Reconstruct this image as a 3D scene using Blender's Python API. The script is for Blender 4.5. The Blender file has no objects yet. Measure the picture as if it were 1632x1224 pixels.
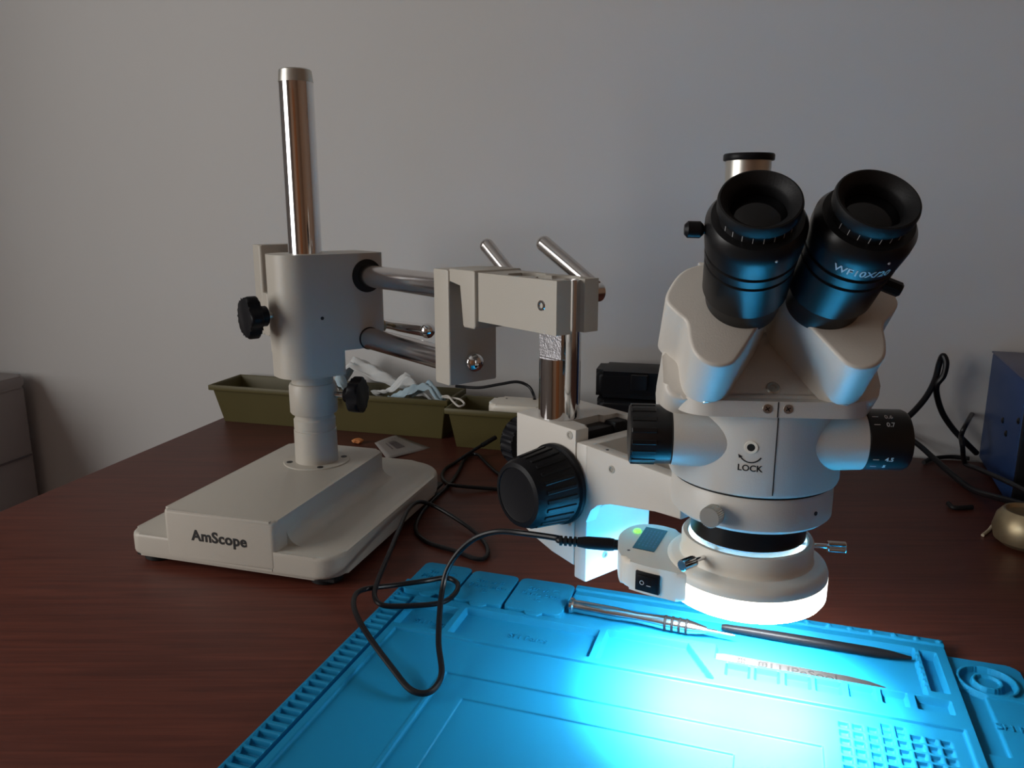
import bpy, bmesh, math, random
import numpy as np
from mathutils import Matrix, Vector

# ------------------------------------------------------------------ camera, light, exposure
sc = bpy.context.scene
COL = sc.collection
CAMH = 0.36
PITCH = math.radians(12.6)
FPX = 1250.0
cam_d = bpy.data.cameras.new('camera')
cam_d.sensor_width = 36.0
cam_d.lens = FPX / 1632 * 36.0
cam_d.clip_start = 0.01
cam = bpy.data.objects.new('camera', cam_d)
COL.objects.link(cam)
cam.location = (0, 0, CAMH)
cam.rotation_euler = (math.pi / 2 - PITCH, 0, 0)
sc.camera = cam

w = bpy.data.worlds.new('world'); sc.world = w
w.use_nodes = True
w.node_tree.nodes['Background'].inputs[0].default_value = (0.75, 0.85, 1.0, 1)
w.node_tree.nodes['Background'].inputs[1].default_value = 0.3

sc.view_settings.view_transform = 'Standard'
sc.view_settings.look = 'None'
sc.view_settings.gamma = 1.0
sc.view_settings.use_curve_mapping = False
sc.view_settings.exposure = 0.0

# desk / room frame: origin at the desk's back left corner, x along the wall, y towards the wall
DA = math.radians(14.5)
DO = Vector((-0.495, 1.398, 0))
DX = Vector((math.cos(DA), -math.sin(DA), 0)); DY = Vector((math.sin(DA), math.cos(DA), 0)); UZ = Vector((0, 0, 1))


def frame(o, x, y, z=UZ):
    m = Matrix.Identity(4)
    for i, a in enumerate((x, y, z)):
        m[0][i], m[1][i], m[2][i] = a[0], a[1], a[2]
    m[0][3], m[1][3], m[2][3] = o[0], o[1], o[2]
    return m


MD = frame(DO, DX, DY)
WIN_POWER = 25.5
win = bpy.data.lights.new('window_daylight', 'AREA')
win.shape = 'RECTANGLE'; win.size = 1.16; win.size_y = 1.16
win.energy = WIN_POWER; win.color = (1.0, 0.97, 0.93)
wino = bpy.data.objects.new('window_daylight', win); COL.objects.link(wino)
wino.matrix_world = MD @ Matrix.Translation((-0.975, -1.6, 0.62)) @ Matrix.Rotation(-math.pi / 2, 4, 'Y')

# ------------------------------------------------------------------ pixel helpers (1632 x 1224)
CP, SP = math.cos(PITCH), math.sin(PITCH)


def ray(x, y):
    r, u = (x - 816) / FPX, (612 - y) / FPX
    return Vector((r, CP + u * SP, -SP + u * CP))


def G(x, y, z=0.0):
    d = ray(x, y)
    return Vector((0, 0, CAMH)) + d * ((z - CAMH) / d.z)


def atY(x, y, Y):
    d = ray(x, y)
    return Vector((0, 0, CAMH)) + d * (Y / d.y)


# ------------------------------------------------------------------ materials
MATS = {}


def mat(name, color, rough=0.5, metal=0.0, noise=0.0, nscale=40.0, bump=0.0, bscale=200.0, emit=None, estr=0.0,
        coat=0.0, trans=0.0, spec=0.5):
    m = bpy.data.materials.new(name); m.use_nodes = True
    nt = m.node_tree; b = nt.nodes['Principled BSDF']
    b.inputs['Base Color'].default_value = (*color, 1)
    b.inputs['Roughness'].default_value = rough
    b.inputs['Metallic'].default_value = metal
    b.inputs['Specular IOR Level'].default_value = spec
    if coat: b.inputs['Coat Weight'].default_value = coat
    if trans: b.inputs['Transmission Weight'].default_value = trans
    tc = nt.nodes.new('ShaderNodeTexCoord')
    if noise:
        n = nt.nodes.new('ShaderNodeTexNoise'); n.inputs['Scale'].default_value = nscale
        n.inputs['Detail'].default_value = 4
        nt.links.new(tc.outputs['Object'], n.inputs['Vector'])
        mx = nt.nodes.new('ShaderNodeMix'); mx.data_type = 'RGBA'
        mx.inputs[6].default_value = (*[c * (1 - noise) for c in color], 1)
        mx.inputs[7].default_value = (*[min(1, c * (1 + noise)) for c in color], 1)
        nt.links.new(n.outputs['Fac'], mx.inputs[0])
        nt.links.new(mx.outputs[2], b.inputs['Base Color'])
    if bump:
        n2 = nt.nodes.new('ShaderNodeTexNoise'); n2.inputs['Scale'].default_value = bscale
        nt.links.new(tc.outputs['Object'], n2.inputs['Vector'])
        bp = nt.nodes.new('ShaderNodeBump'); bp.inputs['Strength'].default_value = bump
        bp.inputs['Distance'].default_value = 0.001
        nt.links.new(n2.outputs['Fac'], bp.inputs['Height'])
        nt.links.new(bp.outputs['Normal'], b.inputs['Normal'])
    if emit:
        b.inputs['Emission Color'].default_value = (*emit, 1)
        b.inputs['Emission Strength'].default_value = estr
    MATS[name] = m
    return m


mat('panelling', (0.36, 0.21, 0.13), 0.55, noise=0.15, nscale=6)
mat('wall_paint', (0.62, 0.615, 0.61), 0.8, noise=0.03, nscale=3, bump=0.12, bscale=90)
mat('ceiling_paint', (0.55, 0.54, 0.53), 0.9, noise=0.02)
mat('floor_tile', (0.22, 0.19, 0.16), 0.5, noise=0.1, nscale=8)
mat('door_wood', (0.36, 0.13, 0.045), 0.4, noise=0.2, nscale=12)
mat('enamel', (0.50, 0.465, 0.405), 0.42, noise=0.015, nscale=20, bump=0.12, bscale=900)
mat('enamel_scope', (0.68, 0.645, 0.59), 0.38, noise=0.012, nscale=20, bump=0.1, bscale=1200)
mat('lamp_plastic', (0.86, 0.81, 0.71), 0.4, noise=0.01)
mat('chrome', (0.82, 0.82, 0.83), 0.07, 1.0, noise=0.02)
mat('steel', (0.64, 0.61, 0.60), 0.2, 1.0, noise=0.06, nscale=60)
mat('scratched_steel', (0.42, 0.41, 0.43), 0.35, 1.0, noise=0.35, nscale=250, bump=0.35, bscale=500)
mat('satin_steel', (0.62, 0.60, 0.55), 0.35, 1.0, noise=0.03)
mat('black_plastic', (0.010, 0.010, 0.012), 0.38, spec=0.13, noise=0.1, bump=0.05, bscale=800)
mat('black_metal', (0.008, 0.008, 0.009), 0.34, 0.0, noise=0.1, spec=0.4)
mat('black_rubber', (0.008, 0.008, 0.009), 0.55, spec=0.3, noise=0.15, bump=0.1, bscale=900)
mat('bore_black', (0.004, 0.004, 0.004), 0.7, noise=0.1)
mat('cable_black', (0.008, 0.008, 0.010), 0.32, spec=0.25, noise=0.1)
mat('ink_black', (0.01, 0.01, 0.01), 0.5, noise=0.1)
mat('ink_white', (0.62, 0.64, 0.66), 0.5, noise=0.05)
mat('mat_silicone', (0.009, 0.23, 0.45), 0.6, spec=0.12, noise=0.03, nscale=15, bump=0.08, bscale=1500)
mat('bin_olive', (0.095, 0.078, 0.022), 0.5, noise=0.08, nscale=20)
mat('mask_blue', (0.42, 0.56, 0.64), 0.85, noise=0.05, nscale=60, bump=0.3, bscale=900)
mat('mask_white', (0.66, 0.68, 0.68), 0.85, noise=0.04, nscale=60, bump=0.3, bscale=900)
mat('loop_white', (0.6, 0.57, 0.52), 0.8, noise=0.05)
mat('label_paper', (0.27, 0.245, 0.23), 0.6, noise=0.05)
mat('label_print', (0.12, 0.10, 0.11), 0.6, noise=0.2)
mat('crumb', (0.55, 0.20, 0.06), 0.7, noise=0.2)
mat('supply_blue', (0.012, 0.042, 0.14), 0.42, noise=0.1, nscale=10)
mat('supply_top', (0.07, 0.07, 0.13), 0.35, noise=0.1)
mat('brass', (0.42, 0.33, 0.20), 0.4, 0.8, noise=0.1)
mat('tie_beige', (0.5, 0.42, 0.3), 0.7, noise=0.1)
mat('drawer_plastic', (0.30, 0.27, 0.27), 0.55, noise=0.03)
mat('label_black', (0.012, 0.02, 0.03), 0.3, noise=0.1)
mat('green_led', (0.1, 0.9, 0.1), 0.3, emit=(0.12, 1.0, 0.05), estr=3.0)
mat('lens_glass', (0.004, 0.004, 0.005), 0.08)
mat('led_diffuser', (0.9, 0.9, 0.88), 0.5, emit=(0.93, 0.98, 1.0), estr=80.0)
mat('glow_band', (0.9, 0.88, 0.82), 0.5, emit=(1.0, 0.97, 0.88), estr=2.2)
mat('blade_steel', (0.45, 0.44, 0.44), 0.35, 1.0, noise=0.15, nscale=200)


def wood_mat():
    m = bpy.data.materials.new('desk_wood'); m.use_nodes = True
    nt = m.node_tree; b = nt.nodes['Principled BSDF']
    tc = nt.nodes.new('ShaderNodeTexCoord'); mp = nt.nodes.new('ShaderNodeMapping')
    mp.inputs['Scale'].default_value = (3.0, 60.0, 10.0)
    n = nt.nodes.new('ShaderNodeTexNoise'); n.inputs['Scale'].default_value = 3.0
    n.inputs['Detail'].default_value = 8; n.inputs['Distortion'].default_value = 0.6
    r = nt.nodes.new('ShaderNodeValToRGB')
    r.color_ramp.elements[0].position = 0.3; r.color_ramp.elements[0].color = (0.068, 0.017, 0.011, 1)
    r.color_ramp.elements[1].position = 0.75; r.color_ramp.elements[1].color = (0.125, 0.032, 0.019, 1)
    nt.links.new(tc.outputs['Object'], mp.inputs['Vector']); nt.links.new(mp.outputs[0], n.inputs['Vector'])
    nt.links.new(n.outputs['Fac'], r.inputs[0]); nt.links.new(r.outputs[0], b.inputs['Base Color'])
    b.inputs['Roughness'].default_value = 0.45
    b.inputs['Specular IOR Level'].default_value = 0.3
    bp = nt.nodes.new('ShaderNodeBump'); bp.inputs['Strength'].default_value = 0.15
    bp.inputs['Distance'].default_value = 0.0006
    nt.links.new(n.outputs['Fac'], bp.inputs['Height']); nt.links.new(bp.outputs['Normal'], b.inputs['Normal'])
    MATS['desk_wood'] = m


wood_mat()

# ------------------------------------------------------------------ mesh helpers (all vertices in world space)
I4 = Matrix.Identity(4)


def wloc(o):
    v = Vector((0, 0, 0))
    while o is not None:
        v += o.location; o = o.parent
    return v


def obj(name, bm, m, parent=None, smooth=True, angle=35):
    me = bpy.data.meshes.new(name)
    bmesh.ops.recalc_face_normals(bm, faces=bm.faces[:])
    if parent is not None:
        bmesh.ops.translate(bm, vec=-wloc(parent), verts=bm.verts[:])
    bm.to_mesh(me); bm.free()
    me.materials.append(MATS[m])
    if smooth:
        me.polygons.foreach_set('use_smooth', [True] * len(me.polygons))
        me.set_sharp_from_angle(angle=math.radians(angle))
    o = bpy.data.objects.new(name, me); COL.objects.link(o)
    if parent is not None: o.parent = parent
    return o


def tag(o, label, cat, group=None):
    o['label'] = label; o['category'] = cat
    if group: o['group'] = group
    return o


def thing(name, label, cat, loc, group=None):
    o = bpy.data.objects.new(name, None); COL.objects.link(o)
    o.location = loc; o.empty_display_size = 0.02
    return tag(o, label, cat, group)


def struct(o):
    o['kind'] = 'structure'; return o


def rehome(o, loc):
    """Move a top-level mesh's origin to loc without moving the mesh."""
    o.data.transform(Matrix.Translation(-Vector(loc))); o.location = loc
    return o


def new(): return bmesh.new()


def box(bm, x0, x1, y0, y1, z0, z1, M=I4, bev=0.0, seg=2):
    vs = [bm.verts.new(M @ Vector((x, y, z))) for x in (x0, x1) for y in (y0, y1) for z in (z0, z1)]
    fs = []
    for q in ((0, 1, 3, 2), (4, 6, 7, 5), (0, 4, 5, 1), (2, 3, 7, 6), (0, 2, 6, 4), (1, 5, 7, 3)):
        fs.append(bm.faces.new([vs[i] for i in q]))
    if bev:
        es = list({e for f in fs for e in f.edges})
        bmesh.ops.bevel(bm, geom=es, offset=bev, segments=seg, profile=0.5, affect='EDGES', clamp_overlap=True)
    return bm


def prism(bm, pts, z0, z1, M=I4, bev=0.0, seg=3, top_only=False):
    a = [bm.verts.new(M @ Vector((p[0], p[1], z0))) for p in pts]
    b = [bm.verts.new(M @ Vector((p[0], p[1], z1))) for p in pts]
    n = len(pts)
    fa = bm.faces.new(a[::-1]); fb = bm.faces.new(b)
    for i in range(n):
        bm.faces.new((a[i], a[(i + 1) % n], b[(i + 1) % n], b[i]))
    if bev:
        es = list(fb.edges) + ([] if top_only else list(fa.edges))
        bmesh.ops.bevel(bm, geom=es, offset=bev, segments=seg, profile=0.5, affect='EDGES', clamp_overlap=True)
    return bm


def soft_prism(bm, pts, z0, z1, M, r, n=5):
    P = np.array(pts); d = np.linalg.norm(np.roll(P, -1, 0) - P, axis=1); cum = np.concatenate([[0], np.cumsum(d)])
    N = 110; t = np.linspace(0, cum[-1], N, endpoint=False); Q = np.vstack([P, P[:1]])
    P = np.stack([np.interp(t, cum, Q[:, k]) for k in (0, 1)], 1)
    T = np.roll(P, -1, 0) - np.roll(P, 1, 0); T /= np.linalg.norm(T, axis=1)[:, None]
    area = 0.5 * np.sum(P[:, 0] * np.roll(P[:, 1], -1) - np.roll(P[:, 0], -1) * P[:, 1])
    inn = np.stack([-T[:, 1], T[:, 0]], 1) * (1 if area > 0 else -1)
    for _ in range(3): inn = (np.roll(inn, 1, 0) + inn * 2 + np.roll(inn, -1, 0)) / 4
    lay = [(0, z0)] + [(r * (1 - math.cos(a)), z1 - r + r * math.sin(a)) for a in [math.pi / 2 * i / n for i in range(n + 1)]]
    V = []
    for ins, z in lay:
        L = P + inn * ins; V.append([bm.verts.new(M @ Vector((p[0], p[1], z))) for p in L])
    for a, b in zip(V, V[1:]):
        for i in range(N): bm.faces.new((a[i], a[(i + 1) % N], b[(i + 1) % N], b[i]))
    bm.faces.new(V[-1]); bm.faces.new(V[0][::-1])
    return bm


def rrect(x0, x1, y0, y1, r, seg=8):
    if not isinstance(r, (list, tuple)): r = (r,) * 4      # order: (x0,y0) (x1,y0) (x1,y1) (x0,y1)
    out = []
    for (cx, cy, a0, k) in ((x0, y0, 180, 0), (x1, y0, 270, 1), (x1, y1, 0, 2), (x0, y1, 90, 3)):
        rr = max(r[k], 1e-5)
        ccx = cx + rr if cx == x0 else cx - rr
        ccy = cy + rr if cy == y0 else cy - rr
        for i in range(seg + 1):
            a = math.radians(a0 + 90 * i / seg)
            out.append((ccx + rr * math.cos(a), ccy + rr * math.sin(a)))
    return out


def smooth_closed(pts, sub=5):
    out = []; n = len(pts)
    for i in range(n):
        p0, p1, p2, p3 = (np.array(pts[(i + k - 1) % n], float) for k in range(4))
        for j in range(sub):
            t = j / sub
            out.append(tuple(0.5 * ((2 * p1) + (-p0 + p2) * t + (2 * p0 - 5 * p1 + 4 * p2 - p3) * t * t +
                                    (-p0 + 3 * p1 - 3 * p2 + p3) * t ** 3)))
    return out


def lathe(bm, prof, M=I4, seg=48, closed=False):
    """prof: list of (radius, z); revolved about local z. Radius 0 points close the surface."""
    rings = []
    for r, z in prof:
        if r < 1e-7: rings.append([bm.verts.new(M @ Vector((0, 0, z)))])
        else: rings.append([bm.verts.new(M @ Vector((r * math.cos(2 * math.pi * i / seg),
                                                     r * math.sin(2 * math.pi * i / seg), z))) for i in range(seg)])
    pairs = list(zip(rings, rings[1:])) + ([(rings[-1], rings[0])] if closed else [])
    for a, b in pairs:
        if len(a) == 1 and len(b) == 1: continue
        for i in range(seg):
            j = (i + 1) % seg
            if len(a) == 1: bm.faces.new((a[0], b[i], b[j]))
            elif len(b) == 1: bm.faces.new((a[i], a[j], b[0]))
            else: bm.faces.new((a[i], a[j], b[j], b[i]))
    return bm


def cyl(bm, r, z0, z1, M=I4, seg=40, bev=0.0):
    b = min(bev, r * 0.9)
    if b: return lathe(bm, [(0, z0), (r - b, z0), (r, z0 + b), (r, z1 - b), (r - b, z1), (0, z1)], M, seg)
    return lathe(bm, [(0, z0), (r, z0), (r, z1), (0, z1)], M, seg)


def axis(o, d, up=UZ):
    """Frame at o with its local z along d."""
    d = Vector(d).normalized(); x = Vector(up).cross(d)
    if x.length < 1e-4: x = Vector((1, 0, 0)).cross(d)
    x.normalize(); y = d.cross(x)
    return frame(o, x, y, d)


def spline(pts, sub=8):
    P = [Vector(p) for p in pts]; P = [P[0] * 2 - P[1]] + P + [P[-1] * 2 - P[-2]]
    out = []
    for i in range(1, len(P) - 2):
        p0, p1, p2, p3 = P[i - 1:i + 3]
        for j in range(sub):
            t = j / sub
            out.append(0.5 * ((2 * p1) + (p2 - p0) * t + (2 * p0 - 5 * p1 + 4 * p2 - p3) * t * t +
                              (3 * p1 - p0 - 3 * p2 + p3) * t ** 3))
    out.append(P[-2].copy())
    return out


def tube(bm, pts, r, seg=10, sub=8, smooth=True):
    P = spline(pts, sub) if smooth else [Vector(p) for p in pts]
    rs = r if isinstance(r, (list, tuple)) else None
    prev = None; nrm = None; n = len(P)
    for i, p in enumerate(P):
        t = (P[min(i + 1, n - 1)] - P[max(i - 1, 0)]).normalized()
        if nrm is None:
            nrm = t.orthogonal().normalized()
        else:
            nrm = (nrm - t * nrm.dot(t)).normalized()
        b = t.cross(nrm)
        rr = r if rs is None else rs[0] + (rs[1] - rs[0]) * i / (n - 1)
        ring = [bm.verts.new(p + (nrm * math.cos(2 * math.pi * k / seg) + b * math.sin(2 * math.pi * k / seg)) * rr)
                for k in range(seg)]
        if prev:
            for k in range(seg):
                bm.faces.new((prev[k], prev[(k + 1) % seg], ring[(k + 1) % seg], ring[k]))
        else: bm.faces.new(ring[::-1])
        prev = ring
    bm.faces.new(prev)
    return bm


def text_bm(s, size, extrude=0.0002, bold=0.0, align='CENTER', spacing=1.0):
    cu = bpy.data.curves.new('lettering', 'FONT')
    cu.body = s; cu.size = size; cu.extrude = extrude; cu.offset = bold; cu.align_x = align
    cu.space_character = spacing; cu.resolution_u = 4
    o = bpy.data.objects.new('lettering', cu); COL.objects.link(o)
    dg = bpy.context.evaluated_depsgraph_get()
    me = bpy.data.meshes.new_from_object(o.evaluated_get(dg))
    bpy.data.objects.remove(o); bpy.data.curves.remove(cu)
    bm = bmesh.new(); bm.from_mesh(me); bpy.data.meshes.remove(me)
    return bm


def xf(bm, M):
    bmesh.ops.transform(bm, matrix=M, verts=bm.verts[:]); return bm


def star_knob(bm, M, r, t, lobes=5, depth=0.18):
    pts = []
    for i in range(60):
        a = 2 * math.pi * i / 60
        rr = r * (1 - depth * (0.5 - 0.5 * math.cos(lobes * a)))
        pts.append((rr * math.cos(a), rr * math.sin(a)))
    prism(bm, pts, 0, t, M, bev=t * 0.22)
    return bm


# ------------------------------------------------------------------ the room
b = new(); box(b, -0.88, 2.7, 0.012, 0.112, -0.75, 1.75, MD); struct(obj('wall_back', b, 'wall_paint', smooth=False))
b = new()      # left wall with the window opening
box(b, -0.98, -0.88, -3.3, -2.22, -0.75, 1.75, MD); box(b, -0.98, -0.88, -0.98, 0.012, -0.75, 1.75, MD)
box(b, -0.98, -0.88, -2.22, -0.98, -0.75, 0.0, MD); box(b, -0.98, -0.88, -2.22, -0.98, 1.24, 1.75, MD)
struct(obj('wall_left', b, 'wall_paint', smooth=False))
b = new(); box(b, 2.7, 2.8, -3.3, 0.012, -0.75, 1.75, MD); struct(obj('wall_right', b, 'panelling', smooth=False))
b = new(); box(b, -0.98, 2.8, -3.4, -3.3, -0.75, 1.75, MD); struct(obj('wall_front', b, 'panelling', smooth=False))
b = new(); box(b, -0.98, 2.8, -3.4, 0.112, 1.75, 1.8, MD); struct(obj('ceiling', b, 'ceiling_paint', smooth=False))
b = new(); box(b, -0.98, 2.8, -3.4, 0.112, -0.8, -0.75, MD); struct(obj('floor', b, 'floor_tile', smooth=False))
b = new()
for (x0, x1, z0, z1) in ((-2.22, -2.18, .0, 1.24), (-1.02, -.98, .0, 1.24), (-2.18, -1.02, .0, .04), (-2.18, -1.02, 1.20, 1.24)):
    box(b, -0.96, -0.90, x0, x1, z0, z1, MD, .004)
struct(obj('window_1', b, 'ceiling_paint', smooth=False))
b = new(); box(b, 0.35, 1.15, -3.3, -3.27, -0.75, 1.25, MD, .006)
struct(obj('door_1', b, 'door_wood', smooth=False))

# desk: top slab, two panels below (only the top shows)
desk = thing('desk', 'dark reddish brown wooden desk carrying the microscope', 'desk', DO - Vector((0, 0, 0.75)))
b = new(); box(b, 0, 2.1, -0.95, -0.004, -0.028, 0, MD, .0015); o = obj('desk_top', b, 'desk_wood', desk)
b = new(); box(b, 0.03, 0.055, -0.9, -0.03, -0.75, -0.029, MD); obj('side_panel', b, 'desk_wood', desk)
b = new(); box(b, 2.03, 2.055, -0.9, -0.03, -0.75, -0.029, MD); obj('side_panel', b, 'desk_wood', desk)

# plastic drawer unit in the gap left of the desk
du = thing('drawer_unit', 'grey plastic drawer unit standing on the floor left of the desk', 'drawers', MD @ Vector((-0.62, -0.2, -0.75)))
b = new(); prism(b, rrect(-0.80, -0.475, -0.43, -0.01, .012), -0.75, 0.018, MD, .004); obj('body', b, 'drawer_plastic', du)
b = new(); prism(b, rrect(-0.802, -0.472, -0.435, -0.008, .015), 0.019, 0.042, MD, .008); obj('lid', b, 'drawer_plastic', du)
for z in (-0.12, -0.3):
    b = new(); box(b, -0.4745, -0.472, -0.42, -0.02, z, z + .003, MD); obj('seam_strip', b, 'label_print', du)

# ------------------------------------------------------------------ boom stand
BA = math.radians(16.5)
BX = Vector((math.cos(BA), -math.sin(BA), 0)); BY = Vector((math.sin(BA), math.cos(BA), 0))
BO = Vector((-0.4004, 0.7607, 0))
MB_ = frame(BO, BX, BY)
PC = Vector((-0.235, 0.903, 0))          # pillar axis
AT = math.radians(38)
AS = Vector((math.cos(AT), math.sin(AT), 0)); AN = Vector((math.sin(AT), -math.cos(AT), 0))   # s (across) and n (along the rods, towards us)
# arm frame coordinates: (s, n, z); handed frame is (s, -n, z)
def A(s, n, z): return PC + AS * s + AN * n + UZ * z


MAF = frame(PC, AS, -AN)                  # local y = -n
stand = thing('boom_stand', 'cream double-arm microscope boom stand with chrome pillar and heavy stepped base', 'microscope stand', MB_ @ Vector((.12, .15, 0)))

b = new()
prism(b, rrect(0, .242, 0, .305, (.016, .024, .055, .03)), .009, .0325, MB_, .004)
prism(b, rrect(.048, .178, -.0004, .246, (.006, .006, .012, .012)), .012, .064, MB_, .004)
# coved fillet between the block and the right-hand step
cv = [(.176, .030), (.176, .050)] + [(.178 + .016 * (1 - math.sin(t)), .0325 + .016 * (1 - math.cos(t))) for t in
                                    [math.pi / 2 * i / 8 for i in range(8, -1, -1)]][::-1] + [(.194, .030)]
cv = [(.176, .030)] + [(.178 + .016 * (1 - math.cos(math.pi / 2 * i / 8)), .0325 + .016 * (1 - math.sin(math.pi / 2 * i / 8))) for i in range(9)] + [(.194, .030)]
MCV = frame(MB_ @ Vector((0, .02, 0)), BX, UZ, BY)
prism(b, cv, 0, .215, MCV)
base = obj('base', b, 'enamel', stand)
lt = xf(text_bm('AmScope', .0158, .0002, .00042, 'LEFT', 1.06), frame(MB_ @ Vector((.0815, -.0006, .0345)), BX, UZ, -BY))
obj('lettering', lt, 'ink_black', base, smooth=False)['label'] = 'black brand lettering on the front'
for (x, y) in ((.022, .022), (.218, .024), (.022, .28), (.2, .265)):
    b = new(); cyl(b, .016, 0, .0095, MB_ @ Matrix.Translation((x, y, 0)), 24, .001); obj('rubber_foot', b, 'black_rubber', base)
b = new(); box(b, .006, .236, .006, .295, .006, .0095, MB_); obj('bottom_pad', b, 'black_rubber', base)

MP = Matrix.Translation(PC)
b = new(); cyl(b, .039, .063, .0652, MP, 56, .0006); fl = obj('flange', b, 'enamel', stand)
for a in (20, 110, 200, 290):
    q = PC + Vector((math.cos(math.radians(a)) * .032, math.sin(math.radians(a)) * .032, 0))
    b = new(); lathe(b, [(0, .0655), (.0016, .0655), (.0018, .0657), (.0036, .0657), (.0038, .0645)], Matrix.Translation(q), 16); obj('screw', b, 'ink_black', fl)
b = new(); lathe(b, [(0, .0645), (.0252, .0645), (.0248, .104), (.0236, .1045), (.0236, .1065), (.0243, .107), (.0243, .117), (.0225, .119), (.0225, .126), (0, .126)], MP, 56)
obj('post', b, 'enamel', stand)
b = new(); lathe(b, [(0, .1245), (.0262, .1245), (.0276, .1265), (.0276, .157), (.0262, .1605), (.024, .161), (.024, .1735), (0, .1735)], MP, 56)
collar = obj('collar', b, 'enamel', stand)
kd = Vector((math.cos(math.radians(-12)), math.sin(math.radians(-12)), 0)); kz = .147
b = new(); cyl(b, .0038, .024, .046, axis(PC + UZ * kz, kd), 16); obj('threaded_stem', b, 'steel', collar)
b = new(); cyl(b, .009, .040, .050, axis(PC + UZ * kz, kd), 24, .001); star_knob(b, axis(PC + UZ * kz + kd * .049, kd), .0225, .013); obj('star_knob', b, 'black_plastic', collar)

b = new(); lathe(b, [(0, .17), (.0187, .17), (.0187, .494), (.0172, .5055), (.016, .5065), (0, .5065)], MP, 64)
pil = obj('pillar', b, 'chrome', stand)
b = new(); lathe(b, [(.01885, .4935), (.0174, .5058), (.0162, .5069), (0, .5069)], MP, 64); obj('end_cap', b, 'satin_steel', pil)

b = new()
prism(b, rrect(-.0435, .080, -.036, .034, (.03, .006, .006, .03), 10), .2005, .3105, MAF, .004)
prism(b, rrect(-.0428, .029, -.0355, .0335, (.03, .008, .008, .03), 10), .172, .21, MAF, .003)
car = obj('carriage', b, 'enamel', stand)
RS, Z1, Z2 = .058, .2845, .2115
b = new(); lathe(b, [(0, .0008), (.0187, .0008), (.019, .0005), (.019, 0)], axis(A(RS, .0359, Z1), AN), 40); obj('bore', b, 'bore_black', car)
b = new(); lathe(b, [(0, .0006), (.0134, .0006), (.0134, 0)], axis(A(RS, .0359, Z2), AN), 40); obj('bore', b, 'bore_black', car)
b = new(); cyl(b, .002, 0, .0008, axis(A(0, .0357, .24), AN), 12); obj('pin_hole', b, 'bore_black', car)
b = new(); cyl(b, .0045, 0, .012, axis(A(-.042, 0, .243), -AS), 16); obj('threaded_stem', b, 'satin_steel', car)
b = new(); cyl(b, .0115, .008, .020, axis(A(-.042, 0, .243), -AS), 28, .001); star_knob(b, axis(A(-.061, 0, .243), -AS), .0245, .014, 5, .2)
obj('star_knob', b, 'black_plastic', car)
# clamp lever behind the carriage
b = new(); tube(b, [A(.083, .0, .222), A(.095, .012, .2225), A(.095, .05, .2235), A(.095, .105, .2255)], [.0050, .0078], 16)
lev = obj('clamp_lever', b, 'chrome', car)
b = new(); bmesh.ops.create_uvsphere(b, u_segments=20, v_segments=12, radius=.0088, matrix=Matrix.Translation(A(.095, .105, .2255))); obj('ball_tip', b, 'chrome', lev)
b = new(); cyl(b, .0075, 0, .006, axis(A(.080, .02, .2225), AS), 24, .001); obj('lever_hub', b, 'brass', lev)

for z in (Z1, Z2):
    b = new(); cyl(b, .0125, 0, .47, axis(A(RS, -.24, z), AN), 48, .001); obj('rod', b, 'steel', stand)

# rear end block
b = new()
prism(b, rrect(.030, .090, .224, .252, .004), .186, .311, MAF, .002)
prism(b, rrect(.030, .090, .206, .226, .003), .186, .246, MAF, .002)
obj('rear_end_block', b, 'enamel', stand)
# front end block
b = new(); prism(b, rrect(.0335, .0895, -.2425, -.2165, .0018), .1945, .3045, MAF, .0015)
feb = obj('front_end_block', b, 'enamel', stand)
b = new(); lathe(b, [(.0102, 0), (.0102, .0015), (.0096, .004), (.007, .0078), (.0035, .0095), (0, .0099)], axis(A(.061, .2425, .2145), AN), 32)
obj('dome_nut', b, 'chrome', feb)
# clamp arm
MSIDE = frame(PC, AN, UZ, AS)             # profile plane (n, z), extruded along s
b = new()
prism(b, [(.2425, .293), (.262, .293), (.2635, .256), (.2655, .2535), (.2815, .2535), (.2835, .256), (.2835, .3045), (.282, .306), (.2425, .306)], .0345, .0885, MSIDE, .0015)


def slot(n, hw=.0075):
    r = hw
    for nc, rc in ((.3665, .0186), (.325, .0165)):
        if abs(n - nc) < rc: r = max(r, math.sqrt(rc * rc - (n - nc) ** 2))
    return r


ns = [.3905 - i * (.3905 - .3085) / 60 for i in range(61)]
ctr = .0605
outl = [(.0378, -.280), (.0378, -.3905)] + [(ctr - slot(n), -n) for n in ns] + [(ctr + slot(n), -n) for n in ns[::-1]] + [(.0835, -.3905), (.0835, -.280)]
prism(b, outl, .2608, .3045, MAF)
arm = obj('clamp_arm', b, 'enamel', stand, angle=30)
b = new(); lathe(b, [(0, -.0002), (.0018, -.0002), (.0024, .0007), (.0042, .0007), (.0046, 0)], axis(A(.0378, .372, .2835), -AS), 24); obj('screw', b, 'chrome', arm)
b = new(); lathe(b, [(.0105, 0), (.0105, .002), (.0095, .006), (.006, .0095), (0, .0108)], axis(A(.0835, .37, .281), AS), 32); obj('dome_nut', b, 'chrome', arm)
for (n0, z0, n1, z1) in ((.371, .2945, .3035, .3285), (.2615, .2915, .2155, .3235)):
    b = new(); tube(b, [A(.0985, n0, z0), A(.0985, n1, z1)], [.0064, .0074], 18, smooth=False)
    bmesh.ops.create_uvsphere(b, u_segments=18, v_segments=12, radius=.0074, matrix=Matrix.Translation(A(.0985, n1, z1)))
    lo = obj('clamp_lever', b, 'steel', arm)
    b = new(); cyl(b, .0085, 0, .020, axis(A(.0838, n0, z0 - .004), AS), 24, .001); obj('lever_hub', b, 'chrome', lo)
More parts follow.
